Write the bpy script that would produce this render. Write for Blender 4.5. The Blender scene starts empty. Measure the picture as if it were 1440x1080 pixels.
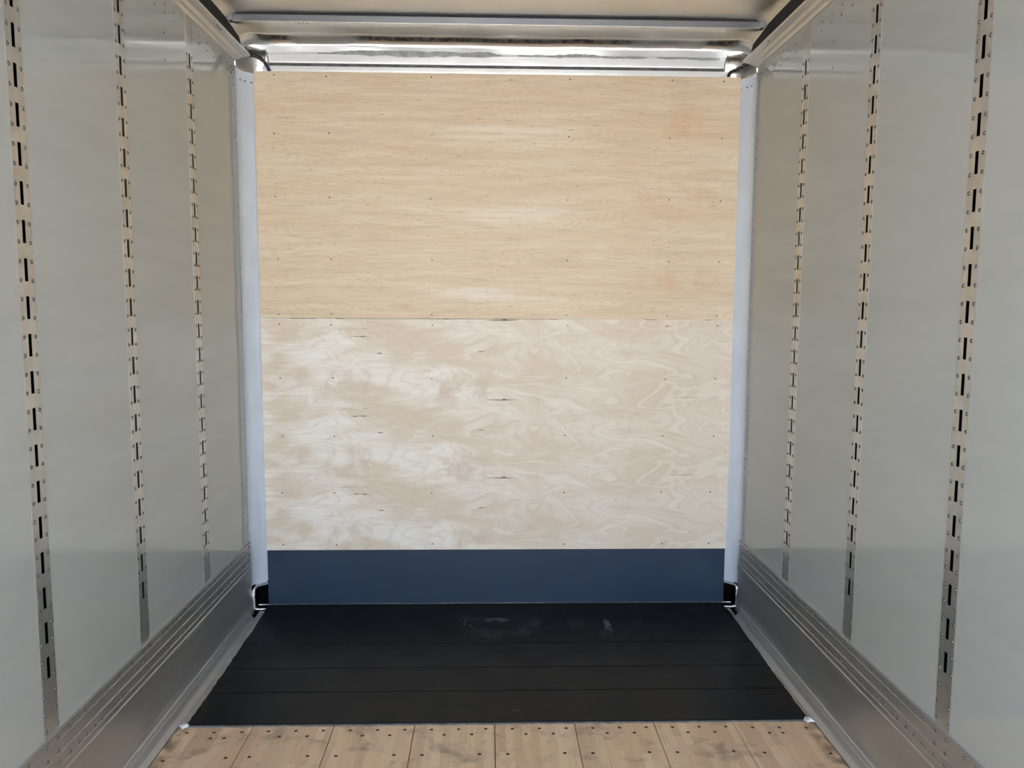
import bpy, bmesh, math, random
from mathutils import Vector, Matrix
random.seed(7)
PI = math.pi
sc = bpy.context.scene
COL = sc.collection

# ---------------------------------------------------------------- camera
F_PX, YAW, PITCH, ROLL = 1100.74, -0.0281, -0.0993, -0.0048
CAM = Vector((-0.0376, 0.0, 1.5886))
def cam_axes():
    cy, sy = math.cos(YAW), math.sin(YAW)
    A = Matrix(((cy, sy, 0), (-sy, cy, 0), (0, 0, 1)))
    cp, sp = math.cos(PITCH), math.sin(PITCH)
    B = Matrix(((1, 0, 0), (0, cp, sp), (0, -sp, cp)))
    c, s = math.cos(ROLL), math.sin(ROLL)
    Cm = Matrix(((c, 0, -s), (0, 1, 0), (s, 0, c)))
    return Cm @ B @ A
R = cam_axes()
right, fwd, up = Vector(R[0]), Vector(R[1]), Vector(R[2])
cd = bpy.data.cameras.new('camera')
cd.sensor_width = 36.0
cd.lens = F_PX / 1440.0 * 36.0
cd.clip_start = 0.02
cam = bpy.data.objects.new('camera', cd)
COL.objects.link(cam)
m = Matrix((right, up, -fwd)).transposed().to_4x4()
m.translation = CAM
cam.matrix_world = m
sc.camera = cam

# ---------------------------------------------------------------- sky, sun, exposure
W = bpy.data.worlds.new('sky')
sc.world = W
W.use_nodes = True
wn = W.node_tree
wn.nodes.clear()
sky = wn.nodes.new('ShaderNodeTexSky')
sky.sky_type = 'NISHITA'
sky.sun_disc = False
sky.sun_elevation = math.radians(52)
sky.sun_rotation = math.radians(20)
sky.air_density = 1.0
sky.dust_density = 3.0
sky.ozone_density = 1.0
bg = wn.nodes.new('ShaderNodeBackground')
wo = wn.nodes.new('ShaderNodeOutputWorld')
bg.inputs[1].default_value = 0.42
hs = wn.nodes.new('ShaderNodeHueSaturation')
hs.inputs['Saturation'].default_value = 0.62
wn.links.new(sky.outputs[0], hs.inputs['Color'])
wn.links.new(hs.outputs[0], bg.inputs[0])
wn.links.new(bg.outputs[0], wo.inputs[0])

sl = bpy.data.lights.new('sun', 'SUN')
sl.energy = 6.0
sl.angle = math.radians(0.6)
sl.color = (1.0, 0.95, 0.88)
so = bpy.data.objects.new('sun', sl)
COL.objects.link(so)
so.rotation_euler = Vector((-0.20, -0.62, -1.0)).to_track_quat('-Z', 'Y').to_euler()   # from ahead of the truck, high

DOOR_Y = -0.9          # the open rear door behind the viewer
pl = bpy.data.lights.new('door_portal', 'AREA')
pl.shape = 'RECTANGLE'; pl.size = 2.5; pl.size_y = 2.85
pl.cycles.is_portal = True
po = bpy.data.objects.new('door_portal', pl)
COL.objects.link(po)
po.location = (0, DOOR_Y, 1.45)
po.rotation_euler = (PI / 2, 0, 0)

vs = sc.view_settings
vs.view_transform = 'Standard'
vs.look = 'None'
vs.gamma = 1.0
vs.use_curve_mapping = False
vs.exposure = 2.17
sc.cycles.max_bounces = 14
sc.cycles.diffuse_bounces = 8
sc.cycles.glossy_bounces = 8
sc.cycles.caustics_reflective = True
sc.cycles.sample_clamp_indirect = 8.0

# ---------------------------------------------------------------- node helpers
class NT:
    def __init__(s, name):
        s.m = bpy.data.materials.new(name)
        s.m.use_nodes = True
        s.t = s.m.node_tree
        s.b = s.t.nodes['Principled BSDF']
    def n(s, kind, **kw):
        nd = s.t.nodes.new(kind)
        for k, v in kw.items():
            setattr(nd, k, v)
        return nd
    def put(s, sock, v):
        if isinstance(v, bpy.types.NodeSocket):
            s.t.links.new(v, sock)
        elif v is not None:
            sock.default_value = v
    def math(s, op, a, b=None, c=None, clamp=False):
        nd = s.n('ShaderNodeMath', operation=op, use_clamp=clamp)
        s.put(nd.inputs[0], a); s.put(nd.inputs[1], b); s.put(nd.inputs[2], c)
        return nd.outputs[0]
    def comb(s, x, y, z):
        nd = s.n('ShaderNodeCombineXYZ')
        s.put(nd.inputs[0], x); s.put(nd.inputs[1], y); s.put(nd.inputs[2], z)
        return nd.outputs[0]
    def coords(s, off=(0, 0, 0)):
        tc = s.n('ShaderNodeTexCoord')
        a = s.n('ShaderNodeVectorMath', operation='ADD')
        s.put(a.inputs[0], tc.outputs['Object']); a.inputs[1].default_value = off
        sp = s.n('ShaderNodeSeparateXYZ'); s.put(sp.inputs[0], a.outputs[0])
        return a.outputs[0], sp.outputs[0], sp.outputs[1], sp.outputs[2]
    def noise(s, vec, scale=5.0, detail=2.0, rough=0.5, dist=0.0):
        nd = s.n('ShaderNodeTexNoise')
        s.put(nd.inputs['Vector'], vec)
        nd.inputs['Scale'].default_value = scale; nd.inputs['Detail'].default_value = detail
        nd.inputs['Roughness'].default_value = rough; nd.inputs['Distortion'].default_value = dist
        return nd.outputs[0]
    def ramp(s, f, a, b, lo=0.0, hi=1.0, smooth=True):
        nd = s.n('ShaderNodeMapRange', interpolation_type='SMOOTHSTEP' if smooth else 'LINEAR')
        s.put(nd.inputs[0], f)
        nd.inputs[1].default_value = a; nd.inputs[2].default_value = b
        nd.inputs[3].default_value = lo; nd.inputs[4].default_value = hi
        return nd.outputs[0]
    def mix(s, f, a, b, mode='MIX'):
        nd = s.n('ShaderNodeMix', data_type='RGBA', blend_type=mode)
        s.put(nd.inputs[0], f)
        for k, v in ((6, a), (7, b)):
            if isinstance(v, tuple) and len(v) == 3: v = v + (1,)
            s.put(nd.inputs[k], v)
        return nd.outputs[2]
    def white(s, vec):
        nd = s.n('ShaderNodeTexWhiteNoise', noise_dimensions='3D')
        s.put(nd.inputs[0], vec)
        return nd.outputs[0]
    def ell(s, x, z, x0, z0, a, b):
        dx = s.math('MULTIPLY', s.math('SUBTRACT', x, x0), 1 / a)
        dz = s.math('MULTIPLY', s.math('SUBTRACT', z, z0), 1 / b)
        d = s.math('ADD', s.math('MULTIPLY', dx, dx), s.math('MULTIPLY', dz, dz))
        return s.ramp(d, 1.0, 0.0)
    def bump(s, h, strength=0.2, dist=0.002):
        nd = s.n('ShaderNodeBump')
        nd.inputs['Strength'].default_value = strength; nd.inputs['Distance'].default_value = dist
        s.put(nd.inputs['Height'], h)
        s.t.links.new(nd.outputs[0], s.b.inputs['Normal'])
    def set(s, color=None, rough=None, metal=None, spec=None):
        if color is not None:
            if isinstance(color, tuple) and len(color) == 3: color = color + (1,)
            s.put(s.b.inputs['Base Color'], color)
        if rough is not None: s.put(s.b.inputs['Roughness'], rough)
        if metal is not None: s.put(s.b.inputs['Metallic'], metal)
        if spec is not None: s.put(s.b.inputs['Specular IOR Level'], spec)
        return s.m

def lin(r, g, b):
    f = lambda c: (c / 255 / 12.92) if c / 255 <= 0.04045 else ((c / 255 + 0.055) / 1.055) ** 2.4
    return (f(r), f(g), f(b))

# ---------------------------------------------------------------- materials
def mat_wall():
    t = NT('glossy_white_panel')
    v, x, y, z = t.coords()
    n1 = t.noise(t.comb(x, t.math('MULTIPLY', y, 2.0), t.math('MULTIPLY', z, 14.0)), 1.0, 3)
    c = t.mix(t.ramp(n1, 0.3, 0.7), (0.400, 0.418, 0.405), (0.420, 0.438, 0.425))
    t.bump(t.noise(v, 2.2, 1), 0.02, 0.003)
    return t.set(c, 0.085, 0.0, 0.5)
def mat_metal(name, col=(0.62, 0.62, 0.61), rough=0.3, stretch=(1, 1, 1), var=0.10, bstr=0.0, bscale=6.0, metal=1.0):
    t = NT(name)
    v, x, y, z = t.coords()
    sv = t.comb(t.math('MULTIPLY', x, stretch[0]), t.math('MULTIPLY', y, stretch[1]), t.math('MULTIPLY', z, stretch[2]))
    n1 = t.noise(sv, 3.0, 4, 0.6)
    n2 = t.noise(sv, 40.0, 3, 0.6)
    k = t.ramp(n1, 0.3, 0.7, 1 - var, 1 + var)
    cc = t.mix(1.0, col, t.comb(k, k, k), 'MULTIPLY')
    r = t.math('ADD', t.ramp(n2, 0.3, 0.7, rough - 0.05, rough + 0.06), 0.0)
    if bstr > 0: t.bump(t.noise(sv, bscale, 3), bstr, 0.004)
    return t.set(cc, r, metal)
def periodic(t, x, z, T, kx, k):
    a = t.math('MULTIPLY', z, 2 * PI / T)
    return t.comb(t.math('MULTIPLY', x, kx), t.math('MULTIPLY', t.math('COSINE', a), k), t.math('MULTIPLY', t.math('SINE', a), k))
def mat_ply_upper():
    t = NT('tan_plywood')
    v, x, y, z = t.coords((0, 0, 1.5215))
    T = 0.400
    # drift so that each turn of the veneer differs slightly
    dr = t.noise(t.comb(x, 3.1, z), 1.3, 2)
    zz = t.math('ADD', z, t.math('MULTIPLY', dr, 0.05))
    pv = periodic(t, x, zz, T, 0.55, 0.30)
    f1 = t.noise(pv, 1.7, 2, 0.5, 0.4)
    rings = t.math('SINE', t.math('MULTIPLY', f1, 230.0))
    fib = t.noise(t.comb(t.math('MULTIPLY', x, 7.0), 0.0, t.math('MULTIPLY', z, 170.0)), 1.0, 4, 0.65)
    fib2 = t.noise(t.comb(t.math('MULTIPLY', x, 2.0), 5.0, t.math('MULTIPLY', z, 32.0)), 1.0, 4, 0.6)
    mot = t.noise(periodic(t, x, zz, T, 0.9, 0.6), 2.3, 3, 0.55)
    base = t.mix(t.ramp(mot, 0.36, 0.66), (0.70, 0.53, 0.365), (0.735, 0.59, 0.43))
    pink = t.noise(periodic(t, x, zz, T, 1.2, 0.4), 1.6, 2)
    base = t.mix(t.ramp(pink, 0.56, 0.74, 0, 0.55), base, (0.68, 0.48, 0.325))
    base = t.mix(t.ramp(fib2, 0.50, 0.70, 0, 0.55), base, (0.60, 0.455, 0.315))
    base = t.mix(t.ramp(fib2, 0.46, 0.30, 0, 0.5), base, (0.80, 0.665, 0.50))
    base = t.mix(t.ramp(rings, 0.2, 1.0, 0, 0.22), base, (0.50, 0.36, 0.24))
    # pale cathedral figure repeating down the middle
    zm = t.math('SUBTRACT', t.math('MODULO', t.math('ADD', z, 0.146), T), 0.2)
    fig = t.ell(x, zm, 0.02, 0.0, 0.50, 0.055)
    fn = t.noise(t.comb(t.math('MULTIPLY', x, 1.2), 0.0, t.math('MULTIPLY', z, 26.0)), 1.0, 3)
    fig = t.math('MULTIPLY', fig, t.ramp(fn, 0.35, 0.6))
    base = t.mix(t.math('MULTIPLY', fig, 0.75), base, (0.80, 0.70, 0.59))
    # reddish flame at the same place in every turn
    zr = t.math('SUBTRACT', t.math('MODULO', t.math('ADD', z, 0.08), T), 0.2)
    red = t.math('MULTIPLY', t.ell(x, zr, 0.93, 0.0, 0.30, 0.10), t.ramp(t.noise(v, 6.0, 4, 0.6), 0.40, 0.62))
    base = t.mix(t.math('MULTIPLY', red, 0.7), base, (0.66, 0.42, 0.26))
    base = t.mix(t.ramp(fib, 0.52, 0.72, 0, 0.55), base, (0.46, 0.33, 0.22))
    base = t.mix(t.ramp(fib, 0.46, 0.28, 0, 0.30), base, (0.82, 0.69, 0.53))
    # small dark checks in the grain
    ck = t.noise(t.comb(t.math('MULTIPLY', x, 26.0), 9.0, t.math('MULTIPLY', z, 210.0)), 1.0, 1)
    gate = t.noise(t.comb(t.math('MULTIPLY', x, 4.0), 2.0, t.math('MULTIPLY', z, 14.0)), 1.0, 1)
    ck = t.math('MULTIPLY', t.ramp(ck, 0.69, 0.73), t.ramp(gate, 0.46, 0.56))
    base = t.mix(t.math('MULTIPLY', ck, 0.8), base, (0.20, 0.13, 0.08))
    base = t.mix(1.0, base, (1.01, 1.06, 1.08), 'MULTIPLY')
    t.bump(fib, 0.12, 0.001)
    return t.set(base, 0.55, 0.0, 0.3)
def mat_ply_lower():
    t = NT('pale_plywood')
    v, x, y, z = t.coords((0, 0, 0.3))
    T = 0.413
    dr = t.noise(t.comb(x, 7.1, z), 1.5, 2)
    zz = t.math('ADD', z, t.math('MULTIPLY', dr, 0.05))
    pv = periodic(t, x, zz, T, 0.85, 0.21)
    f1 = t.noise(pv, 1.5, 3, 0.42, 0.8)
    rings = t.math('SINE', t.math('MULTIPLY', f1, 130.0))
    rings2 = t.math('SINE', t.math('MULTIPLY', f1, 47.0))
    fib = t.noise(t.comb(t.math('MULTIPLY', x, 7.0), 0.0, t.math('MULTIPLY', z, 170.0)), 1.0, 4, 0.65)
    mot = t.noise(periodic(t, x, zz, T, 1.25, 0.21), 2.3, 4, 0.55, 0.5)
    base = t.mix(t.ramp(mot, 0.36, 0.64), (0.68, 0.57, 0.445), (0.75, 0.665, 0.56))
    # chalky pale veneer on the left half, whitened further in place of glare
    lf = t.math('MULTIPLY', t.ramp(mot, 0.42, 0.66), t.ramp(x, 0.25, -0.35))
    lf = t.math('MULTIPLY', lf, t.ramp(t.noise(t.comb(t.math('MULTIPLY', x, 5.0), 3.0, t.math('MULTIPLY', z, 45.0)), 1.0, 4, 0.65), 0.30, 0.60, 0.45, 1.0))
    base = t.mix(t.math('MULTIPLY', lf, 0.80), base, (0.86, 0.825, 0.77))
    base = t.mix(t.ramp(x, 0.3, 1.2, 0, 0.35), base, (0.72, 0.61, 0.48))
    base = t.mix(t.math('MULTIPLY', t.ramp(rings2, 0.86, 1.0, 0, 0.30), t.ramp(x, -0.9, 0.3, 0.35, 1.0)), base, (0.86, 0.81, 0.73))
    base = t.mix(t.ramp(rings, 0.3, 1.0, 0, 0.27), base, (0.58, 0.48, 0.375))
    base = t.mix(t.ramp(fib, 0.55, 0.8, 0, 0.25), base, (0.50, 0.42, 0.33))
    # brownish flame patches beside the knots
    zk = t.math('SUBTRACT', t.math('MODULO', t.math('ADD', z, 0.325), T), 0.2)    # 0 at knot-patch heights
    pm = t.ramp(t.noise(v, 9.0, 4, 0.6), 0.42, 0.62)
    pt = t.math('MULTIPLY', t.ell(x, zk, -0.20, 0.03, 0.24, 0.10), pm)
    base = t.mix(t.math('MULTIPLY', pt, 0.8), base, (0.60, 0.485, 0.37))
    pt2 = t.math('MULTIPLY', t.ell(x, zk, -0.78, 0.07, 0.14, 0.12), pm)
    base = t.mix(t.math('MULTIPLY', pt2, 0.7), base, (0.62, 0.51, 0.40))
    # mineral streaks, once in every turn of the veneer
    zt = t.math('SUBTRACT', t.math('MODULO', t.math('SUBTRACT', z, 0.067), T), 0.2065)    # z = 1.099, 0.686 -> 0
    jz = t.math('MULTIPLY', t.math('SUBTRACT', t.noise(v, 18.0, 2), 0.5), 0.006)
    zj = t.math('ADD', zt, jz)
    def streak(base, x0, z0, a, b, col, k):
        return t.mix(t.math('MULTIPLY', t.ell(x, zj, x0, z0, a, b), k), base, col)
    D = (0.17, 0.085, 0.045)
    zo = 0.0
    for x0, z0, a, b, k in ((0.015, 0.0, 0.10, 0.0035, 0.9), (0.03, 0.003, 0.016, 0.006, 0.95),
                            (-0.715, -0.086, 0.07, 0.003, 0.7), (-0.745, -0.086, 0.012, 0.0045, 0.8), (-0.70, -0.086, 0.012, 0.0045, 0.8),
                            (-0.80, -0.050, 0.05, 0.002, 0.4),
                            (-0.614, -0.172, 0.020, 0.0045, 0.8), (-0.09, -0.160, 0.022, 0.004, 0.7),
                            (0.98, 0.015, 0.12, 0.0022, 0.6), (-0.69, -0.045, 0.018, 0.002, 0.6)):
        base = streak(base, x0, z0, a, b, D, k)
    for x0 in (0.206, 0.93):
        ln = t.math('MULTIPLY', t.ell(x, zt, x0, -0.02, 0.0022, 0.13), t.ramp(fib, 0.35, 0.6))
        base = t.mix(t.math('MULTIPLY', ln, 0.5), base, (0.45, 0.37, 0.30))
    # smears of old glue, pale
    gl = t.noise(t.comb(t.math('MULTIPLY', x, 26.0), 0.0, t.math('MULTIPLY', z, 9.0)), 1.0, 2, 0.5, 0.8)
    gm = t.math('MULTIPLY', t.ramp(gl, 0.66, 0.69), t.ell(x, zt, -0.85, 0.0, 0.30, 0.25))
    base = t.mix(t.math('MULTIPLY', gm, 0.7), base, (0.80, 0.76, 0.70))
    t.bump(fib, 0.10, 0.001)
    return t.set(base, 0.5, 0.0, 0.35)
def mat_kick():
    t = NT('slate_blue_paint')
    v, x, y, z = t.coords()
    fib = t.noise(t.comb(t.math('MULTIPLY', x, 4.0), 0.0, t.math('MULTIPLY', z, 120.0)), 1.0, 4, 0.6)
    n = t.noise(v, 3.0, 3)
    c = t.mix(t.ramp(n, 0.3, 0.7), (0.0145, 0.031, 0.063), (0.0175, 0.036, 0.072))
    c = t.mix(t.ramp(fib, 0.6, 0.8, 0, 0.3), c, (0.04, 0.06, 0.10))
    t.bump(fib, 0.15, 0.0008)
    return t.set(c, 0.42, 0.0, 0.4)
def mat_black():
    t = NT('black_floor_paint')
    tc = t.n('ShaderNodeNewGeometry')
    sp = t.n('ShaderNodeSeparateXYZ'); t.put(sp.inputs[0], tc.outputs['Position'])
    x, y, z = sp.outputs
    v = tc.outputs['Position']
    dirt = t.noise(v, 5.0, 5, 0.65)
    c = t.mix(t.ramp(dirt, 0.35, 0.75), (0.0042, 0.0048, 0.0058), (0.0072, 0.0080, 0.0094))
    scr = t.noise(t.comb(t.math('MULTIPLY', x, 9.0), t.math('MULTIPLY', y, 70.0), 0.0), 1.0, 3, 0.6)
    g = t.noise(v, 3.2, 2)
    sm = t.math('MULTIPLY', t.ramp(scr, 0.66, 0.76), t.ramp(g, 0.5, 0.64))
    # two rubbed round swirls
    for (x0, y0, rx, k) in ((0.02, 3.80, 0.20, 1.0), (0.55, 3.79, 0.19, 0.6)):
        dx = t.math('SUBTRACT', x, x0); dy = t.math('SUBTRACT', y, y0)
        wob = t.math('MULTIPLY', t.math('SUBTRACT', t.noise(v, 9.0, 3), 0.5), 0.05)
        r = t.math('ADD', t.math('SQRT', t.math('ADD', t.math('MULTIPLY', dx, dx), t.math('MULTIPLY', dy, dy))), wob)
        env = t.math('MULTIPLY', t.ramp(r, rx * 0.45, rx * 0.7), t.ramp(r, rx * 1.05, rx * 0.95))
        line = t.ramp(t.math('SINE', t.math('MULTIPLY', r, 330.0)), 0.2, 0.9)
        brk = t.ramp(t.noise(v, 11.0, 3, 0.6), 0.40, 0.58)
        s1 = t.math('MULTIPLY', t.math('MULTIPLY', env, line), t.math('MULTIPLY', brk, t.math('MULTIPLY', t.ramp(dy, 0.12, -0.02), 0.8 * k)))
        sm = t.math('MAXIMUM', sm, s1)
        if k == 1.0:
            b = t.math('MULTIPLY', t.ell(x, y, 0.0, 3.825, 0.085, 0.035), t.ramp(t.noise(v, 30.0, 3, 0.6), 0.42, 0.5))
        else:
            b = t.math('MULTIPLY', t.ell(x, y, 0.55, 3.75, 0.022, 0.12), t.ramp(t.noise(v, 30.0, 3, 0.6), 0.42, 0.5))
        sm = t.math('MAXIMUM', sm, b)
    c = t.mix(t.math('MULTIPLY', sm, 0.85), c, (0.11, 0.115, 0.125))
    sp2 = t.n('ShaderNodeTexVoronoi'); t.put(sp2.inputs['Vector'], v); sp2.inputs['Scale'].default_value = 9.0
    spk = t.ramp(sp2.outputs['Distance'], 0.030, 0.018)
    c = t.mix(t.math('MULTIPLY', spk, t.ramp(t.noise(v, 7.0, 1), 0.5, 0.6)), c, (0.35, 0.35, 0.35))
    t.bump(t.noise(v, 60.0, 3), 0.12, 0.001)
    return t.set(c, t.ramp(dirt, 0.3, 0.7, 0.32, 0.45), 0.0, 0.14)
def mat_floor():
    t = NT('laminated_oak_floor')
    tc = t.n('ShaderNodeNewGeometry')
    sp = t.n('ShaderNodeSeparateXYZ'); t.put(sp.inputs[0], tc.outputs['Position'])
    x, y, z = sp.outputs
    v = tc.outputs['Position']
    st = t.math('FLOOR', t.math('DIVIDE', t.math('ADD', x, t.math('MULTIPLY', t.math('FLOOR', t.math('DIVIDE', t.math('ADD', x, 0.93), 0.304)), 0.013)), 0.031))
    r1 = t.white(t.comb(st, 3.0, 0.0))
    ln = t.math('FLOOR', t.math('DIVIDE', t.math('ADD', y, t.math('MULTIPLY', r1, 3.0)), 0.42))
    r2 = t.white(t.comb(st, ln, 1.0))
    c = t.mix(r2, (0.44, 0.31, 0.205), (0.60, 0.455, 0.315))
    r3 = t.white(t.comb(st, ln, 7.0))
    c = t.mix(t.math('MULTIPLY', r3, 0.5), c, (0.55, 0.355, 0.24))
    fib = t.noise(t.comb(t.math('MULTIPLY', x, 260.0), t.math('MULTIPLY', y, 9.0), r2), 1.0, 4, 0.65)
    c = t.mix(t.ramp(fib, 0.5, 0.75, 0, 0.45), c, (0.25, 0.165, 0.10))
    dirt = t.noise(v, 7.0, 5, 0.62, 0.5)
    c = t.mix(t.ramp(dirt, 0.50, 0.70, 0, 0.7), c, (0.21, 0.165, 0.13))
    tyre = t.noise(t.comb(t.math('MULTIPLY', x, 6.0), t.math('MULTIPLY', y, 14.0), 4.0), 1.0, 4, 0.6, 1.2)
    c = t.mix(t.ramp(tyre, 0.60, 0.72, 0, 0.4), c, (0.16, 0.13, 0.11))
    ax = t.math('ABSOLUTE', x)
    gr = t.math('MULTIPLY', t.ramp(ax, 1.13, 1.215), t.ramp(t.noise(v, 16.0, 4, 0.6), 0.38, 0.62))
    c = t.mix(1.0, c, (1.17, 1.20, 1.18), 'MULTIPLY')
    c = t.mix(t.math('MULTIPLY', gr, 0.8), c, (0.10, 0.075, 0.055))
    spt = t.noise(v, 30.0, 3, 0.6)
    c = t.mix(t.ramp(spt, 0.66, 0.74, 0, 0.5), c, (0.20, 0.15, 0.11))
    t.bump(fib, 0.15, 0.001)
    return t.set(c, 0.6, 0.0, 0.3)
def mat_plain(name, col, rough=0.5, metal=0.0, spec=0.5, nscale=30.0, var=0.12, bstr=0.1):
    t = NT(name)
    v, x, y, z = t.coords()
    k = t.ramp(t.noise(v, nscale, 3), 0.3, 0.7, 1 - var, 1 + var)
    t.bump(t.noise(v, nscale * 2, 2), bstr, 0.001)
    return t.set(t.mix(1.0, col, t.comb(k, k, k), 'MULTIPLY'), rough, metal, spec)

M_WALL = mat_wall()
M_PLYU = mat_ply_upper()
M_PLYL = mat_ply_lower()
M_KICK = mat_kick()
M_BLACK = mat_black()
M_FLOOR = mat_floor()
M_POST = mat_metal('galvanized_steel', (0.55, 0.545, 0.52), 0.345, (1, 3, 3), 0.10, 0.0, 5.0, 0.8)
M_SCUFF = mat_metal('mill_aluminium_scuff', (0.455, 0.45, 0.435), 0.38, (1, 0.35, 3), 0.10, 0.06, 1.6, 0.75)
M_RAIL = mat_metal('mill_aluminium_rail', (0.66, 0.65, 0.63), 0.35, (6, 0.3, 6), 0.06)
M_ROOF = mat_metal('aluminium_roof_sheet', (0.82, 0.785, 0.715), 0.37, (1, 1, 1), 0.03, 0.0, 2.0)
M_FOLD = mat_metal('rolled_roof_edge_aluminium', (0.86, 0.86, 0.86), 0.20, (1, 1, 1), 0.03)
M_GAPSHADE = mat_plain('gap_shade_black', (0.035, 0.035, 0.037), 0.8, 0.0, 0.2)  # near-black that stands in for shade in the roof gaps
M_HEADER = mat_metal('bright_header_aluminium', (0.80, 0.82, 0.83), 0.42, (0.3, 2, 2), 0.04, 0.0, 6.0, 0.45)
M_BOW = mat_metal('roof_bow_steel', (0.17, 0.18, 0.20), 0.42, (0.4, 4, 4), 0.05, 0.0, 6.0, 0.7)
M_RIVET = mat_metal('rivet_metal', (0.55, 0.55, 0.54), 0.30, (1, 1, 1), 0.05)
M_NOSE = mat_plain('nose_corner_white_paint', (0.68, 0.74, 0.84), 0.30, 0.15, 0.6, 4.0, 0.04, 0.05)
M_FRONT = mat_plain('front_wall_white', (0.75, 0.75, 0.74), 0.4)
M_SILVER = mat_plain('raw_cut_aluminium', (0.72, 0.74, 0.74), 0.42, 0.7, 0.5, 60.0, 0.25, 0.6)
M_SEAL = mat_plain('grey_sealant', (0.36, 0.38, 0.37), 0.55, 0.0, 0.4, 25.0, 0.2, 0.4)
M_SEAL_SHADE = mat_plain('dusty_sealant_and_groove_shade', (0.115, 0.12, 0.125), 0.6, 0.0, 0.3, 25.0, 0.3, 0.4)  # sealant beads, and the painted shade in the header groove
M_SEALW = mat_plain('pale_sealant', (0.62, 0.64, 0.64), 0.35, 0.0, 0.5, 40.0, 0.2, 0.5)
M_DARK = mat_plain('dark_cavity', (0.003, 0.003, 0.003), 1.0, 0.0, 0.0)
M_CABLE = mat_plain('black_cable_jacket', (0.008, 0.008, 0.010), 0.45)
M_TAPE = mat_plain('blue_tape', (0.012, 0.025, 0.11), 0.5)
M_SCREW = mat_plain('zinc_screw', (0.55, 0.50, 0.40), 0.35, 1.0)
M_RSCREW = mat_plain('rusty_floor_screw', (0.055, 0.028, 0.02), 0.7, 0.2)
M_KSCREW = mat_plain('painted_screw', (0.014, 0.022, 0.04), 0.5)
M_RIVSHADE = mat_plain('rivet_shadow_ring', (0.07, 0.068, 0.064), 0.7, 0.0, 0.3)  # rivet shadow painted as a dark ring round each head
M_RIVP = mat_metal('steel_rivet', (0.27, 0.27, 0.26), 0.30, (1, 1, 1), 0.05)
M_RIVD = mat_metal('dull_rivet', (0.20, 0.20, 0.19), 0.45, (1, 1, 1), 0.05)
M_GROUND = mat_plain('concrete_yard', (0.42, 0.41, 0.39), 0.8, 0.0, 0.3, 1.0, 0.10, 0.2)

# ---------------------------------------------------------------- mesh helpers
def obj(name, bm, mat, parent=None, smooth=False, loc=None, recalc=True):
    me = bpy.data.meshes.new(name)
    if recalc: bmesh.ops.recalc_face_normals(bm, faces=bm.faces)
    bm.to_mesh(me); bm.free()
    me.materials.append(mat)
    if smooth:
        for p in me.polygons: p.use_smooth = True
    o = bpy.data.objects.new(name, me)
    COL.objects.link(o)
    if loc is not None: o.location = loc
    if parent is not None: o.parent = parent
    return o
def box(bm, x0, x1, y0, y1, z0, z1, bev=0.0):
    r = bmesh.ops.create_cube(bm, size=1.0)
    for v in r['verts']:
        v.co = Vector((x0 + (v.co.x + .5) * (x1 - x0), y0 + (v.co.y + .5) * (y1 - y0), z0 + (v.co.z + .5) * (z1 - z0)))
    if bev > 0:
        es = list({e for v in r['verts'] for e in v.link_edges})
        bmesh.ops.bevel(bm, geom=es, offset=bev, segments=2, affect='EDGES', profile=0.5)
def thing(name, label, cat, loc=(0, 0, 0), group=None):
    o = bpy.data.objects.new(name, None)
    COL.objects.link(o)
    o.location = loc
    o['label'] = label; o['category'] = cat
    if group: o['group'] = group
    return o
def tag(o, label, cat, group=None):
    o['label'] = label; o['category'] = cat
    if group: o['group'] = group
    return o
def struct(o):
    o['kind'] = 'structure'
    return o
def extrude(bm, prof, axis, a, b, closed=True, seg=1, fn=None):
    """prof: list of 2-D points; swept along axis ('x' or 'y') from a to b."""
    rings = []
    for i in range(seg + 1):
        s = a + (b - a) * i / seg
        ring = []
        for k, (p, q) in enumerate(prof):
            co = Vector((p, s, q)) if axis == 'y' else Vector((s, p, q))
            if fn: co = fn(co, k, s)
            ring.append(bm.verts.new(co))
        rings.append(ring)
    n = len(prof)
    for i in range(seg):
        for k in range(n if closed else n - 1):
            k2 = (k + 1) % n
            bm.faces.new((rings[i][k], rings[i][k2], rings[i + 1][k2], rings[i + 1][k]))
    if closed:
        bm.faces.new(rings[0]); bm.faces.new(rings[-1][::-1])
def dome_mesh(name, r, h, mat, seg=12, ring=None):
    """a round rivet head standing on z=0 along +z"""
    bm = bmesh.new()
    rings = []
    for a in (0.0, 0.35, 0.7, 1.0, 1.25):
        rr = r * math.cos(a); zz = h * math.sin(a)
        rings.append([bm.verts.new((rr * math.cos(2 * PI * i / seg), rr * math.sin(2 * PI * i / seg), zz)) for i in range(seg)])
    for j in range(4):
        for i in range(seg):
            bm.faces.new((rings[j][i], rings[j][(i + 1) % seg], rings[j + 1][(i + 1) % seg], rings[j + 1][i]))
    bm.faces.new(rings[-1])
    if ring:
        o_ = [bm.verts.new((r * 1.15 * math.cos(2 * PI * i / seg), r * 1.15 * math.sin(2 * PI * i / seg), 0.0003)) for i in range(seg)]
        for i in range(seg):
            f = bm.faces.new((o_[i], o_[(i + 1) % seg], rings[0][(i + 1) % seg], rings[0][i])); f.material_index = 1
    me = bpy.data.meshes.new(name)
    bm.to_mesh(me); bm.free()
    for p in me.polygons: p.use_smooth = True
    me.materials.append(mat)
    if ring: me.materials.append(ring)
    return me
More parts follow.
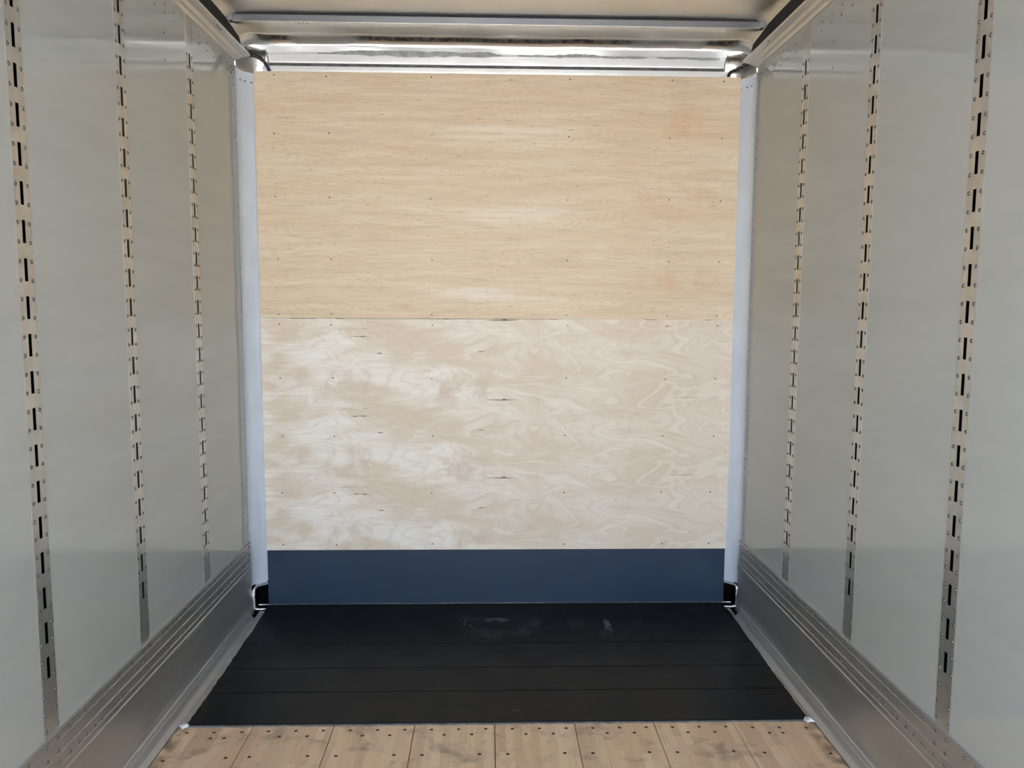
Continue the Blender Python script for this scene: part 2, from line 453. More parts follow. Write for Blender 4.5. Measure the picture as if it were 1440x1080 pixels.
def screw_mesh(name, r, mat, depth=0.0015):
    """a countersunk screw head: raised rim, dished centre, small recess"""
    bm = bmesh.new(); seg = 12
    prof = ((r, 0.0), (r * 0.95, 0.0009), (r * 0.72, 0.0010), (r * 0.45, -0.0001), (r * 0.30, -0.0006))
    rings = [[bm.verts.new((p * math.cos(2 * PI * i / seg), p * math.sin(2 * PI * i / seg), q + 0.0007)) for i in range(seg)] for p, q in prof]
    for j in range(len(prof) - 1):
        for i in range(seg):
            f = bm.faces.new((rings[j][i], rings[j][(i + 1) % seg], rings[j + 1][(i + 1) % seg], rings[j + 1][i]))
            if j >= 2: f.material_index = 1
    f = bm.faces.new(rings[-1]); f.material_index = 1
    me = bpy.data.meshes.new(name)
    bm.to_mesh(me); bm.free()
    me.materials.append(mat); me.materials.append(M_RSCREW)
    return me
ME_RIVET = dome_mesh('rivet', 0.0054, 0.0036, M_RIVP, 12, M_RIVSHADE)
ME_RIVET_S = dome_mesh('rivet', 0.0042, 0.0024, M_RIVD, 12, M_RIVSHADE)
ME_SCREW = screw_mesh('screw', 0.0048, M_SCREW)
ME_KSCREW = screw_mesh('screw', 0.0045, M_KSCREW)
ME_FSCREW = dome_mesh('screw', 0.0068, 0.0006, M_RSCREW)
def fasten(name, me, parent, loc, normal):
    o = bpy.data.objects.new(name, me)
    COL.objects.link(o)
    o.parent = parent
    o.location = Vector(loc) - parent.location
    o.rotation_euler = Vector(normal).to_track_quat('Z', 'Y').to_euler()
    return o

# ---------------------------------------------------------------- dimensions
H = 1.276            # half width between wall faces
YW = 3.962           # wall panels end
YD = 4.05            # face of the plywood
ZC = 2.915           # roof sheet
ZR = 2.762           # lower lip of the top rails
ZS = 0.374           # top of the scuff plates
QX = 0.006
POSTS = {-1: (2.142, 2.744, 3.366), 1: (2.128, 2.736, 3.340)}
PITCH_S = 0.1005

# ---------------------------------------------------------------- outside
bm = bmesh.new(); box(bm, -60, 60, -90, 30, -1.35, -1.25)
g = struct(obj('ground', bm, M_GROUND))

# ---------------------------------------------------------------- walls with a groove for every post
for s, nm in ((-1, 'wall_left'), (1, 'wall_right')):
    prof = [(s * (H + 0.045), DOOR_Y), (s * H, DOOR_Y)]
    ys = []
    y = POSTS[s][0]
    for py in POSTS[s]:
        if py - 0.04 > DOOR_Y:
            prof += [(s * H, py - 0.0365), (s * (H + 0.020), py - 0.0365), (s * (H + 0.020), py + 0.0365), (s * H, py + 0.0365)]
    prof += [(s * H, YW), (s * (H + 0.045), YW)]
    bm = bmesh.new()
    lo = [bm.verts.new((p, q, -0.02)) for p, q in prof]
    hi = [bm.verts.new((p, q, ZC + 0.02)) for p, q in prof]
    n = len(prof)
    for k in range(n):
        bm.faces.new((lo[k], lo[(k + 1) % n], hi[(k + 1) % n], hi[k]))
    bm.faces.new(lo); bm.faces.new(hi[::-1])
    wall = struct(obj(nm, bm, M_WALL))
    # rivets near the top edge and down the front edge
    pts = []
    if s < 0:
        pts += [(3.041, 2.688), (3.041, 2.72), (3.299, 2.737), (3.119, 2.613), (3.123, 2.515)]
        for yy in (3.135, 3.220, 3.484, 3.574, 3.662, 3.755, 3.840): pts += [(yy, 2.7215), (yy, 2.690)]
        pts += [(3.90, 2.722), (3.90, 2.690), (3.925, 2.712), (3.925, 2.675), (3.925, 2.64)]
        col = YW - 0.010
    else:
        pts += [(3.082, 2.602), (3.079, 2.506), (2.931, 2.683), (2.931, 2.716)]
        for yy in (3.0195, 3.1045, 3.196, 3.46, 3.55, 3.64, 3.735, 3.82): pts += [(yy, 2.716), (yy, 2.681)]
        pts += [(3.880, 2.716), (3.880, 2.684), (3.915, 2.722), (3.915, 2.69), (3.915, 2.655)]
        col = YW - 0.026
    z = 2.62
    while z > 0.40:
        pts.append((col, z)); z -= 0.0502
    for z in (2.50, 2.40, 0.6): pts.append((col - 0.025, z))
    for yy, zz in pts:
        fasten('rivet', ME_RIVET_S, wall, (s * H, yy, zz), (-s, 0, 0))

# ---------------------------------------------------------------- slotted posts let into the walls
def make_post():
    """front face at x = 0 looking +x, centred on y = 0"""
    t = thing('slotted_post', '', 'post', (0, 0, 0))
    bm = bmesh.new()
    th = 0.0025; hw = 0.0355; sw = 0.0074; sh = 0.0305
    zt, zb = 2.80, 0.30
    slots = [2.5830 - PITCH_S * k for k in range(21)]
    zs = [zt]
    for c in slots: zs += [c + sh, c - sh]
    zs.append(zb)
    ys = (-hw, -sw, sw, hw)
    grid = {}
    def V(x, j, i):
        k = (x, j, i)
        if k not in grid: grid[k] = bm.verts.new((x, ys[j], zs[i]))
        return grid[k]
    for i in range(len(zs) - 1):
        hole_row = (i % 2 == 1)
        for j in range(3):
            if hole_row and j == 1:
                for a, b in (((1, i), (2, i)), ((2, i), (2, i + 1)), ((2, i + 1), (1, i + 1)), ((1, i + 1), (1, i))):
                    bm.faces.new((V(0, *a), V(0, *b), V(-0.003, *b), V(-0.003, *a))).material_index = 1
                continue
            bm.faces.new((V(0, j, i), V(0, j + 1, i), V(0, j + 1, i + 1), V(0, j, i + 1)))
    for i in range(len(zs) - 1):      # returned side flanges
        for j in (0, 3):
            bm.faces.new((V(0, j, i), V(0, j, i + 1), V(-0.016, j, i + 1), V(-0.016, j, i)))
    face = obj('slotted_plate', bm, M_POST, t)
    face.data.materials.append(M_DARK)
    bm = bmesh.new(); box(bm, -0.019, -0.0165, -hw, hw, zb, zt)
    obj('slot_backing', bm, M_DARK, t)
    z = 2.278 + 0.0251 + 0.0502 * 6
    n = 0
    while z > 0.385 and n < 47:
        for yy in (-0.0265, 0.0265):
            o = bpy.data.objects.new('rivet', ME_RIVET); COL.objects.link(o); o.parent = t
            o.location = (0, yy, z); o.rotation_euler = (0, PI / 2, 0)
        z -= 0.0502; n += 1
    return t
post0 = make_post()
POST_LABELS = {(-1, 0): 'slotted steel post in the left wall closest to the viewer, its top past the frame',
               (-1, 1): 'middle of the three slotted steel posts in the left wall',
               (-1, 2): 'slotted steel post in the left wall beside the front corner, blank at its top',
               (1, 0): 'slotted steel post in the right wall closest to the viewer, its top past the frame',
               (1, 1): 'middle of the three slotted steel posts in the right wall',
               (1, 2): 'slotted steel post in the right wall beside the front corner, blank at its top'}
first = True
for s in (-1, 1):
    for i, py in enumerate(POSTS[s]):
        if first: p = post0; first = False
        else:
            p = post0.copy(); COL.objects.link(p)
            for ch in list(post0.children):
                c = ch.copy(); COL.objects.link(c); c.parent = p
        p.location = (s * (H - 0.0012), py, 0)
        p.rotation_euler = (0, 0, 0 if s < 0 else PI)
        p['label'] = POST_LABELS[(s, i)]
        p['group'] = 'slotted logistics posts in the side walls'

# ---------------------------------------------------------------- scuff plates along the floor
OFFS = (-0.027, 0.027, 0.088, 0.137, 0.181, 0.232, 0.267, 0.318, 0.358, 0.409, 0.442, 0.495)
for s, side in ((-1, 'left'), (1, 'right')):
    t = thing('scuff_plate', 'ribbed and riveted aluminium scuff plate along the foot of the %s wall' % side, 'scuff plate', (s * 1.25, 1.0, 0))
    prof = [(1.2755, .374), (1.2665, .3745), (1.2655, .3665), (1.2700, .3640), (1.2700, .3470), (1.2668, .3455), (1.2700, .3435), (1.2700, .3070),
            (1.2668, .3055), (1.2700, .3035), (1.2700, .2710), (1.2665, .2695), (1.2685, .2665), (1.2690, .2480), (1.2660, .2440), (1.2655, .2300),
            (1.2668, .1900), (1.2675, .1500), (1.2665, .1000), (1.2620, .0720), (1.2560, .0550), (1.2510, .0490), (1.2480, .0495), (1.2462, .0455),
            (1.2400, .0360), (1.2380, .0362), (1.2360, .0320), (1.2290, .0200), (1.2130, .0030), (1.2125, -.005), (1.2755, -.005)]
    bm = bmesh.new()
    def wav(co, k, yy):
        if 14 < k < 20:
            co = co + Vector((s * 0.0016 * math.sin(yy * 5.1 + co.z * 9 + s) + s * 0.0010 * math.sin(yy * 11.3), 0, 0))
        if yy > 3.90 and co.z < 0.07 and abs(co.x) < 1.262: co = Vector((s * 1.262, co.y, co.z))
        return co - Vector((s * 1.25, 1.0, 0))
    extrude(bm, [(s * a, b) for a, b in prof], 'y', -1.5, 3.966, True, 90, wav)
    pl_ = obj('ribbed_plate', bm, M_SCUFF, t)
    # ragged flange in front of the black planks
    bm = bmesh.new()
    box(bm, min(s * 1.10, s * 1.232) - s * 1.25, max(s * 1.10, s * 1.232) - s * 1.25, 2.848 - 1.0, 3.968 - 1.0, -0.004, 0.0035)
    obj('floor_flange', bm, mat_metal('worn_flange_aluminium', (0.55, 0.55, 0.54), 0.42, (3, 3, 3), 0.15, 0.3, 20.0), t)
    cen = POSTS[s][0] - 0.010 if s < 0 else POSTS[s][0] - 0.006
    P = 0.6096
    rows = [(.3555, OFFS), (.3155, OFFS[:2]), (.2790, OFFS)]
    for kk in (-1, 0, 1, 2, 3):
        for zr, of in rows:
            for d in of:
                yy = cen + kk * P + d
                if 1.85 < yy < 3.95:
                    fasten('rivet', ME_RIVET, t, (s * 1.2700, yy, zr), (-s, 0, 0))

# ---------------------------------------------------------------- top rails
for s, side in ((-1, 'left'), (1, 'right')):
    prof = [(1.2758, 2.760), (1.2700, 2.7600), (1.2680, 2.7640), (1.2600, 2.7690), (1.2460, 2.7730), (1.2385, 2.7785), (1.2360, 2.7790), (1.2335, 2.7815),
            (1.2310, 2.7795), (1.2270, 2.7800), (1.2020, 2.7850), (1.1990, 2.7880), (1.1990, 2.7920), (1.2030, 2.7950), (1.2500, 2.7950), (1.2500, 2.9140), (1.2758, 2.9140)]
    bm = bmesh.new()
    extrude(bm, [(s * (a - 1.25), b - 2.76) for a, b in prof], 'y', DOOR_Y + 0.01 - 1.0, 3.9555 - 1.0, True, 1)
    r = obj('top_rail', bm, M_RAIL, loc=(s * 1.25, 1.0, 2.76))
    tag(r, 'extruded aluminium top rail between the roof and the %s wall' % side, 'rail')
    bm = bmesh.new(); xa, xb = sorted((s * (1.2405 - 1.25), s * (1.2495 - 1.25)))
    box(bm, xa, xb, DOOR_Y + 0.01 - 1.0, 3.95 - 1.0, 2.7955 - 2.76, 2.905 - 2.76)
    obj('shadow_gap_strip', bm, M_GAPSHADE, r)  # black strip painted in for the shadow between roof and rail
    for yy in ((3.53, 3.55, 3.565, 3.585) if s < 0 else (3.63,)):
        fasten('rivet', ME_RIVET_S, r, (s * 1.214, yy, 2.7825), (0, 0, -1))

# ---------------------------------------------------------------- roof sheet, rolled down at the front
bm = bmesh.new()
NX = 90
prof = [(DOOR_Y, ZC)]
yy = 0.5
while yy < 3.99: prof.append((yy, ZC)); yy += 0.12
FY = 4.014
fy, fz = FY, ZC
prof.append((fy, fz))
for a, st in ((8, .003), (18, .003), (27, .0035), (33, .004), (37, .008), (41, .010), (45, .010), (49, .008), (54, .004), (60, .004), (66, .004), (70, .004)):
    fy += st * math.cos(math.radians(a)); fz -= st * math.sin(math.radians(a))
    prof.append((fy, fz))
cols = []
def edge_wave(x):
    return 0.004 * math.sin(x * 5.0 + 1) + 0.003 * math.sin(x * 11.0) + 0.0015 * math.sin(x * 23.0 + 2)
for i in range(NX + 1):
    x = -1.250 + 2.50 * i / NX
    c = []
    for (p, q) in prof:
        dy = dz = 0
        if p > 3.7:
            f = min(1, (p - 3.7) / 0.33)
            dy = edge_wave(x) * f
            e = max(0.0, (abs(x) - 0.98) / 0.25)         # the fold runs into the corners lower and further back
            dy -= 0.10 * min(1, e) ** 2 * f
            dz -= 0.030 * min(1, e) ** 2 * f
            dz += 0.0022 * math.sin(x * 13 + p * 31) * (1 - abs(2 * f - 1)) * min(1, e * 2 + 0.12)
        else:
            dz += 0.0012 * math.sin(x * 3.1 + p * 2.3) * math.sin(p * 5.3)
        sd = max(0.0, abs(x) - 1.195) / 0.055
        dz -= 0.032 * min(1, sd) ** 2
        c.append(bm.verts.new((x, p + dy, q + dz)))
    cols.append(c)
KF = len(prof) - 14
for i in range(NX):
    for k in range(len(prof) - 1):
        f = bm.faces.new((cols[i][k], cols[i][k + 1], cols[i + 1][k + 1], cols[i + 1][k]))
        f.material_index = 1 if k > KF else 0
ceil = obj('ceiling', bm, M_ROOF, smooth=True)
ceil.data.materials.append(M_FOLD)
struct(ceil)
bm = bmesh.new(); box(bm, -1.33, 1.33, DOOR_Y, 4.16, ZC + 0.03, ZC + 0.06)
obj('roof_skin', bm, M_ROOF, ceil)

# ---------------------------------------------------------------- roof bow
def roof_bow(yc, label):
    t = thing('roof_bow', label, 'roof bow', (0, yc, ZC), 'cross bows under the roof')
    bm = bmesh.new()
    pr_ = [(0.010, -0.0015), (0.010, -0.0080), (0.001, -0.0090), (0.0, -0.0100), (0.0, -0.0365), (0.0020, -0.0375), (0.030, -0.0375), (0.032, -0.0365), (0.032, -0.0015)]
    extrude(bm, pr_, 'x', -1.225, 1.225, True, 1)
    obj('bow_section', bm, M_BOW, t)
    bm = bmesh.new(); box(bm, -1.222, 1.222, 0.0005, 0.0095, -0.0088, 0.0006)
    obj('neck_shade_strip', bm, M_GAPSHADE, t)  # black box in place of the shaded gap between bow and roof
    bm = bmesh.new(); box(bm, -1.215, 1.215, -0.001, 0.040, -0.0400, -0.0378, 0.0006)
    obj('lower_flange', bm, M_RAIL, t)
    for s in (-1, 1):
        bm = bmesh.new(); box(bm, s * 1.222 - 0.012, s * 1.222 + 0.010, -0.004, 0.034, -0.037, -0.004, 0.001)
        obj('end_bracket', bm, M_BOW, t)
    return t
b1 = roof_bow(3.745, 'grey steel bow crossing the roof in front of the front header')
for xx, yo in ((-0.93, 0.006), (-0.915, 0.016), (-0.895, 0.006), (-0.88, 0.016)):
    fasten('rivet', ME_RIVET_S, b1, (xx, b1.location.y + yo, ZC - 0.0402), (0, 0, -1))
for k, yb in enumerate((3.735 - 0.6096 * 2, 3.735 - 0.6096 * 4)):
    pass

# ---------------------------------------------------------------- front wall, nose corners, header
bm = bmesh.new(); box(bm, -1.30, 1.30, 4.112, 4.15, -0.02, ZC + 0.02)
fw = struct(obj('wall_front', bm, M_FRONT))
for s, side in ((-1, 'left'), (1, 'right')):
    t = thing('nose_corner_panel', 'curved white corner panel between the %s wall and the plywood' % side, 'corner panel', (s * 1.276, 3.96, 0))
    bm = bmesh.new()
    Rr = 0.120; cx_, cy_ = 1.156, 3.970
    pts = [(1.2775, 3.957)] + [(cx_ + (Rr + .0015) * math.cos(a), cy_ + Rr * math.sin(a)) for a in [math.radians(90) * i / 16 for i in range(17)]]
    pts_o = [(a + 0.004, b + 0.003) for a, b in pts[::-1]]
    loop = [(s * (a - 1.276), b - 3.96) for a, b in pts + pts_o]
    lo = [bm.verts.new((p, q, 0.109)) for p, q in loop]; hi = [bm.verts.new((p, q, 2.745)) for p, q in loop]
    n = len(loop)
    for k in range(n): bm.faces.new((lo[k], lo[(k + 1) % n], hi[(k + 1) % n], hi[k]))
    bm.faces.new(lo); bm.faces.new(hi[::-1])
    o = obj('curved_sheet', bm, M_NOSE, t, smooth=True)
    md = o.modifiers.new('es', 'EDGE_SPLIT'); md.split_angle = math.radians(40)
    # rivets across the top of the sheet
    for deg in (20, 35, 52):
        a = math.radians(deg)
        fasten('rivet', ME_RIVET_S, t, (s * (cx_ + (Rr - .0005) * math.cos(a)), cy_ + (Rr - .001) * math.sin(a), 2.690), (-s * math.cos(a), -math.sin(a), 0))
    # cast corner piece over the top of the sheet
    bm = bmesh.new()
    N = 12; Z = [(2.735, 0.0), (2.745, 0.003), (2.775, 0.004), (2.790, 0.006), (2.815, 0.012), (2.835, 0.030), (2.845, 0.052)]
    g = []
    for zz, inn in Z:
        row = [bm.verts.new((s * (1.2735 - inn * 0.4 - 1.276), 3.9565 - 3.96, zz))]
        for i in range(N + 1):
            a = math.radians(96 * i / N)
            rr = Rr - 0.003 - inn
            wob = 0.0015 * math.sin(i * 1.7 + zz * 90)
            row.append(bm.verts.new((s * (cx_ + (rr + wob) * math.cos(a) - 1.276), cy_ + (rr + wob) * math.sin(a) - 3.96, zz)))
        g.append(row)
    for j in range(len(Z) - 1):
        for i in range(N + 1): bm.faces.new((g[j][i], g[j][i + 1], g[j + 1][i + 1], g[j + 1][i]))
    o = obj('corner_casting', bm, M_RAIL, t, smooth=True)
    md = o.modifiers.new('sol', 'SOLIDIFY'); md.thickness = 0.003; md.offset = 0
    # raw, bright sawn edge round the hole at the front corner
    bm = bmesh.new()
    xe = 1.2600 if s < 0 else 1.2660
    path = [(1.205, 4.074, .117), (1.222, 4.066, .119), (1.243, 4.034, .123), (xe - .004, 3.990, .124), (xe, 3.972, .118), (xe + .001, 3.970, .080), (xe + .0005, 3.970, .035), (xe - .001, 3.970, .016), (1.240, 3.974, .0105), (1.205, 3.980, .0100)]
    path = [Vector((s * p[0] - s * 1.276, p[1] - 3.96, p[2])) for p in path]
    rnd = random.Random(5 + s)
    Q = []
    for i in range(len(path) - 1):
        for q in range(5): Q.append(path[i].lerp(path[i + 1], q / 5))
    Q.append(path[-1])
    rings = []
    for i, c in enumerate(Q):
        d = (Q[min(i + 1, len(Q) - 1)] - Q[max(i - 1, 0)]).normalized()
        a_ = d.cross(Vector((0, 1, 0))).normalized(); b_ = d.cross(a_)
        rr = (0.0048 if 12 < i < 38 else 0.0032) + 0.0018 * rnd.random()
        rings.append([bm.verts.new(c + rr * (math.cos(2 * PI * k / 7) * a_ + math.sin(2 * PI * k / 7) * b_)) for k in range(7)])
    for i in range(len(rings) - 1):
        for k in range(7): bm.faces.new((rings[i][k], rings[i][(k + 1) % 7], rings[i + 1][(k + 1) % 7], rings[i + 1][k]))
    bm.faces.new(rings[0]); bm.faces.new(rings[-1][::-1])
    obj('raw_edge', bm, M_SILVER, t, smooth=True)
    # the open, unlit pocket behind the cut-off foot of the sheet
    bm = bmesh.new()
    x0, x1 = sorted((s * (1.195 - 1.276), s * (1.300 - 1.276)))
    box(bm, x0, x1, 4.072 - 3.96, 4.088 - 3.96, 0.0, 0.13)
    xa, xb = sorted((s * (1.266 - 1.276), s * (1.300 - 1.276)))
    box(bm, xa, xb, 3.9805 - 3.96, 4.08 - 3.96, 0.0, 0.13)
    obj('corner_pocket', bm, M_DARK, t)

t = thing('front_header', 'bright aluminium header across the top of the front wall above the plywood', 'header', (0, 4.06, 2.75))
pr_ = [(4.052, 2.905), (4.066, 2.870), (4.078, 2.846), (4.076, 2.843), (4.074, 2.838), (4.077, 2.834), (4.0775, 2.829),
       (4.0785, 2.800), (4.0800, 2.7925), (4.1050, 2.7915), (4.1055, 2.7805), (4.0800, 2.7775), (4.0795, 2.760), (4.0815, 2.735), (4.1100, 2.735), (4.1100, 2.905)]
bm = bmesh.new()
def hdr(co, k, xx):
    co = co.copy()
    if k == 1: co.y += 0.003 * math.sin(xx * 6.0) + 0.002 * math.sin(xx * 17)
    if k == 0: co.y += edge_wave(xx) * 0.8
    return co - Vector((0, 4.06, 2.75))
extrude(bm, pr_, 'x', -1.19, 1.19, True, 80, hdr)
obj('header_extrusion', bm, M_HEADER, t)
bm = bmesh.new(); box(bm, -1.16, 1.16, 4.0815 - 4.06, 4.095 - 4.06, 2.7790 - 2.75, 2.7905 - 2.75)
obj('groove_shade_strip', bm, M_SEAL_SHADE, t)  # dark grey insert imitates the shade inside the groove
def smear(name, x0, x1, z0, amp, seed, y, mat, parent, off, N=60, th=0.002, base=0.0012):
    rnd = random.Random(seed)
    bm = bmesh.new(); rows = []
    u = d = 0.0
    for i in range(N + 1):
        x = x0 + (x1 - x0) * i / N
        u = max(0, min(1, u + rnd.uniform(-.28, .28))); d = max(0, min(1, d + rnd.uniform(-.28, .28)))
        e = min(1, min(i, N - i) / 5)
        zt, zb = z0 + base + amp * u * e, z0 - base - amp * 0.7 * d * e
        rows.append([bm.verts.new((x - off[0], y - off[1], zb - off[2])), bm.verts.new((x - off[0], y - th - off[1], (zt + zb) / 2 - off[2])), bm.verts.new((x - off[0], y - off[1], zt - off[2]))])
    for i in range(N):
        for k in range(2): bm.faces.new((rows[i][k], rows[i][k + 1], rows[i + 1][k + 1], rows[i + 1][k]))
    return obj(name, bm, mat, parent)
off = (0, 4.06, 2.75)
smear('sealant_smear', -0.90, 0.02, 2.838, 0.014, 3, 4.0715, M_SEAL, t, off, base=0.003)
smear('sealant_smear', 0.10, 0.75, 2.838, 0.012, 11, 4.0715, M_SEAL, t, off, base=0.003)
smear('sealant_smear', 0.80, 1.12, 2.838, 0.009, 12, 4.0715, M_SEAL, t, off, base=0.003)

# ---------------------------------------------------------------- plywood sheets and the kick board
COLX = (-1.119, -0.850, -0.338, 0.358, 0.875, 1.137)
def sheet(name, x0, x1, z0, z1, y, th, mat, label, cat, notch=0.0):
    t = thing(name, label, cat, ((x0 + x1) / 2, y, z0))
    bm = bmesh.new()
    box(bm, x0, x1, y, y + th, z0, z1, 0.0008)
    for v in bm.verts: v.co -= t.location
    o = obj('board', bm, mat, t)
    return t
u = sheet('plywood_sheet', QX - 1.2195, QX + 1.2195, 1.5220, 2.7425, YD, 0.010, M_PLYU, 'upper tan plywood sheet screwed to the front wall above the paler one', 'plywood sheet')
l = sheet('plywood_sheet', QX - 1.2195, QX + 1.2195, 0.302, 1.5205, YD, 0.010, M_PLYL, 'lower pale plywood sheet with dark streaks, above the blue board', 'plywood sheet')
k = sheet('kick_board', QX - 1.214, QX + 1.214, 0.008, 0.3005, YD - 0.003, 0.013, M_KICK, 'slate blue painted kick board under the plywood, above the black planks', 'board')
rnd = random.Random(2)
j = lambda: rnd.uniform(-.006, .006)
for zz in (2.722, 2.442, 2.129, 1.819, 1.540):
    for xx in COLX: fasten('screw', ME_SCREW, u, (xx + j(), YD - 0.0004, zz + (j() * .5)), (0, -1, 0))
for zz in (1.490, 1.214, 0.912, 0.609, 0.333):
    for xx in COLX: fasten('screw', ME_SCREW, l, (xx + j(), YD - 0.0004, zz + (j() * .5)), (0, -1, 0))
for zz in (0.272, 0.024):
    for xx in COLX: fasten('screw', ME_KSCREW, k, (xx + j(), YD - 0.0034, zz + (j() * .5)), (0, -1, 0))
# short splits and chips showing in the joint between the two sheets
for (xa, xb) in ((-1.06, -0.93), (-0.83, -0.78), (-0.28, -0.25), (-0.02, 0.11), (0.27, 0.31), (0.76, 0.83), (1.08, 1.11)):
    bm = bmesh.new(); box(bm, xa - l.location.x, xb - l.location.x, -0.0004, 0.007, 1.2178, 1.2198)
    obj('dark_splinter', bm, M_RSCREW, l)
bm = bmesh.new(); box(bm, 0.30 - l.location.x, 1.21 - l.location.x, 0.0008, 0.006, 1.2184, 1.2200)
obj('pale_joint_edge', bm, M_SEALW, l)
o = smear('sealant_bead', -1.20, 1.21, 0.0088, 0.0028, 21, YD - 0.004, M_SEAL_SHADE, k, tuple(k.location), 120, 0.002, 0.0012)

# ---------------------------------------------------------------- black planks
seams = (2.850, 3.095, 3.307, 3.555, 4.046)
PL_LABEL = ('black painted floor plank bordering the bare wood floor', 'second black painted floor plank from the bare wood floor',
            'third black painted floor plank from the bare wood floor', 'widest black painted floor plank with rubbed swirls, against the blue kick board')
rndL = random.Random(9)
wl = wr = 0.0
for i in range(4):
    y0, y1 = seams[i] + (0.0 if i == 0 else 0.0022), seams[i + 1] - 0.0022
    bm = bmesh.new()
    n = 14
    edge = []
    for q in range(n + 1):
        f = q / n
        yy = y0 + (y1 - y0) * f
        trend = (yy - 2.85) / 1.2
        wl = max(-1, min(1, wl + rndL.uniform(-.6, .6))); wr = max(-1, min(1, wr + rndL.uniform(-.6, .6)))
        edge.append((-(1.186 + 0.020 * trend ** 1.5 + 0.005 * wl), 1.194 + 0.024 * trend + 0.004 * wr, yy))
    c0 = Vector((0, (y0 + y1) / 2, 0))
    top = [bm.verts.new(Vector((a, y, 0.0068)) - c0) for a, b, y in edge] + [bm.verts.new(Vector((b, y, 0.0068)) - c0) for a, b, y in edge[::-1]]
    bot = [bm.verts.new((v.co.x, v.co.y, -0.02)) for v in top]
    m_ = len(top)
    bm.faces.new(top); bm.faces.new(bot[::-1])
    for q in range(m_): bm.faces.new((top[q], bot[q], bot[(q + 1) % m_], top[(q + 1) % m_]))
    o = obj('floor_plank', bm, M_BLACK, loc=c0)
    tag(o, PL_LABEL[i], 'plank', 'black painted planks before the front wall')

# grey strip and sealant between black planks and bare floor
bm = bmesh.new(); rows = []
rnd = random.Random(4)
for i in range(81):
    x = -1.185 + 2.38 * i / 80
    w = 0.0008 + 0.0035 * rnd.random()
    rows.append([bm.verts.new((x, 2.8495 - 2.846, 0.0005)), bm.verts.new((x, 2.848 - 2.846, 0.0045)), bm.verts.new((x, 2.8455 - w * .6 - 2.846, 0.0030)), bm.verts.new((x, 2.8445 - w - 2.846, 0.0002))])
for i in range(80):
    for q in range(3): bm.faces.new((rows[i][q], rows[i][q + 1], rows[i + 1][q + 1], rows[i + 1][q]))
o = obj('sealant_bead', bm, M_SEAL_SHADE, loc=(0, 2.846, 0))
tag(o, 'thin grey sealant bead between the black planks and the bare wood floor', 'sealant')
for s, nm in ((-1, 'left'), (1, 'right')):
    bm = bmesh.new()
    bmesh.ops.create_icosphere(bm, subdivisions=3, radius=1.0)
    rr = random.Random(30 + s)
    for v in bm.verts:
        c = v.co
        kx = 1 + 0.35 * math.sin(c.x * 5 + s) * math.cos(c.y * 4) + 0.15 * rr.random()
        v.co = Vector((c.x * 0.017 * kx, c.y * 0.014 * kx, max(-0.2, c.z) * 0.008 * kx))
    o = obj('sealant_blob', bm, M_SEALW, smooth=True, loc=(s * 1.192 + 0.004, 2.846, 0.004))
    tag(o, 'pale blob of sealant at the %s end of the grey bead' % nm, 'sealant', 'sealant blobs at the ends of the bead')

# ---------------------------------------------------------------- bare wood floor
bm = bmesh.new()
ed = [-1.2125] + [-0.930 + 0.3043 * i for i in range(7)] + [1.2125]
for a, b in zip(ed, ed[1:]):
    box(bm, a + 0.0014, b - 0.0014, DOOR_Y, 2.8445, -0.03, 0.0, 0.0010)
floor = struct(obj('floor', bm, M_FLOOR))
bm = bmesh.new(); box(bm, -1.32, 1.32, DOOR_Y, 4.13, -0.09, -0.021)
obj('subfloor', bm, M_DARK, floor)
for i in range(8):
    a = ed[i] if i else ed[1] - 0.3043
    offs = [(0.066, 2.811), (0.168, 2.812), (0.270, 2.812), (0.116, 2.774), (0.218, 2.775), (0.045, 2.644), (0.249, 2.646), (0.045, 2.34), (0.249, 2.34)]
    if i == 0: offs = [(0.066 + .004, 2.806), (0.170, 2.806), (0.272, 2.807), (0.170, 2.768), (0.220, 2.768), (0.055, 2.625), (0.268, 2.640)]
    if i == 7: offs = [(0.066, 2.803), (0.168, 2.801), (0.270, 2.797), (0.117, 2.765), (0.168, 2.764), (0.053, 2.635), (0.289, 2.625)]
    for dx, yy in offs:
        fasten('screw', ME_FSCREW, floor, (a + dx, yy, 0.0), (0, 0, 1))

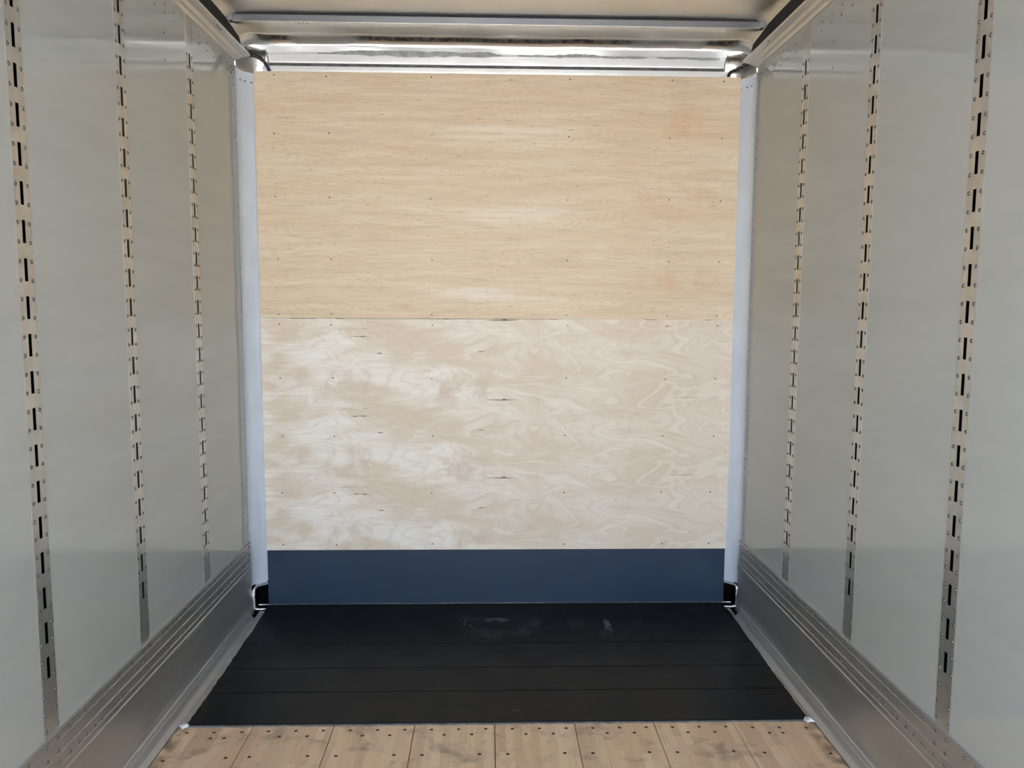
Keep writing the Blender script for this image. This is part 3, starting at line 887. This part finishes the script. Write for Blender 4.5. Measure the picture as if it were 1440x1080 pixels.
# ---------------------------------------------------------------- cables at the top corners
def tube(pts, r, mat, name, parent, off, seg=8):
    bm = bmesh.new(); rings = []
    P = [Vector(p) - Vector(off) for p in pts]
    # Catmull-Rom resample
    Q = []
    for i in range(len(P) - 1):
        p0 = P[max(0, i - 1)]; p1 = P[i]; p2 = P[i + 1]; p3 = P[min(len(P) - 1, i + 2)]
        for t_ in [q / 5 for q in range(5)]:
            Q.append(0.5 * ((2 * p1) + (p2 - p0) * t_ + (2 * p0 - 5 * p1 + 4 * p2 - p3) * t_ ** 2 + (-p0 + 3 * p1 - 3 * p2 + p3) * t_ ** 3))
    Q.append(P[-1])
    for i, c in enumerate(Q):
        d = (Q[min(i + 1, len(Q) - 1)] - Q[max(i - 1, 0)]).normalized()
        a = d.orthogonal().normalized(); b = d.cross(a)
        rings.append([bm.verts.new(c + r * (math.cos(2 * PI * k / seg) * a + math.sin(2 * PI * k / seg) * b)) for k in range(seg)])
    for i in range(len(rings) - 1):
        for k in range(seg): bm.faces.new((rings[i][k], rings[i][(k + 1) % seg], rings[i + 1][(k + 1) % seg], rings[i + 1][k]))
    bm.faces.new(rings[0]); bm.faces.new(rings[-1][::-1])
    return obj(name, bm, mat, parent, smooth=True)
t = thing('cable', 'short black cable curving down behind the upper left corner of the plywood', 'cable', (-1.20, 4.03, 2.80))
A = [(-1.222, 4.035, 2.812), (-1.205, 4.035, 2.812), (-1.180, 4.045, 2.803), (-1.160, 4.055, 2.786), (-1.150, 4.062, 2.772)]
tube(A, 0.0095, M_CABLE, 'jacket', t, t.location)
tube([(-1.151, 4.061, 2.774), (-1.146, 4.065, 2.762), (-1.140, 4.068, 2.744), (-1.140, 4.070, 2.725)], 0.0085, M_TAPE, 'blue_sleeve', t, t.location)
t = thing('cable', 'short crumpled black cable behind the upper right corner of the plywood', 'cable', (1.21, 4.03, 2.78))
A = [(1.248, 4.02, 2.797), (1.232, 4.025, 2.796), (1.224, 4.03, 2.786), (1.208, 4.04, 2.783), (1.198, 4.045, 2.776), (1.182, 4.055, 2.773), (1.170, 4.060, 2.764), (1.168, 4.068, 2.748), (1.172, 4.071, 2.725)]
tube(A, 0.0085, M_CABLE, 'jacket', t, t.location)
tube([(1.215, 4.034, 2.785), (1.208, 4.036, 2.776), (1.212, 4.038, 2.769)], 0.0035, M_CABLE, 'loose_strand', t, t.location)
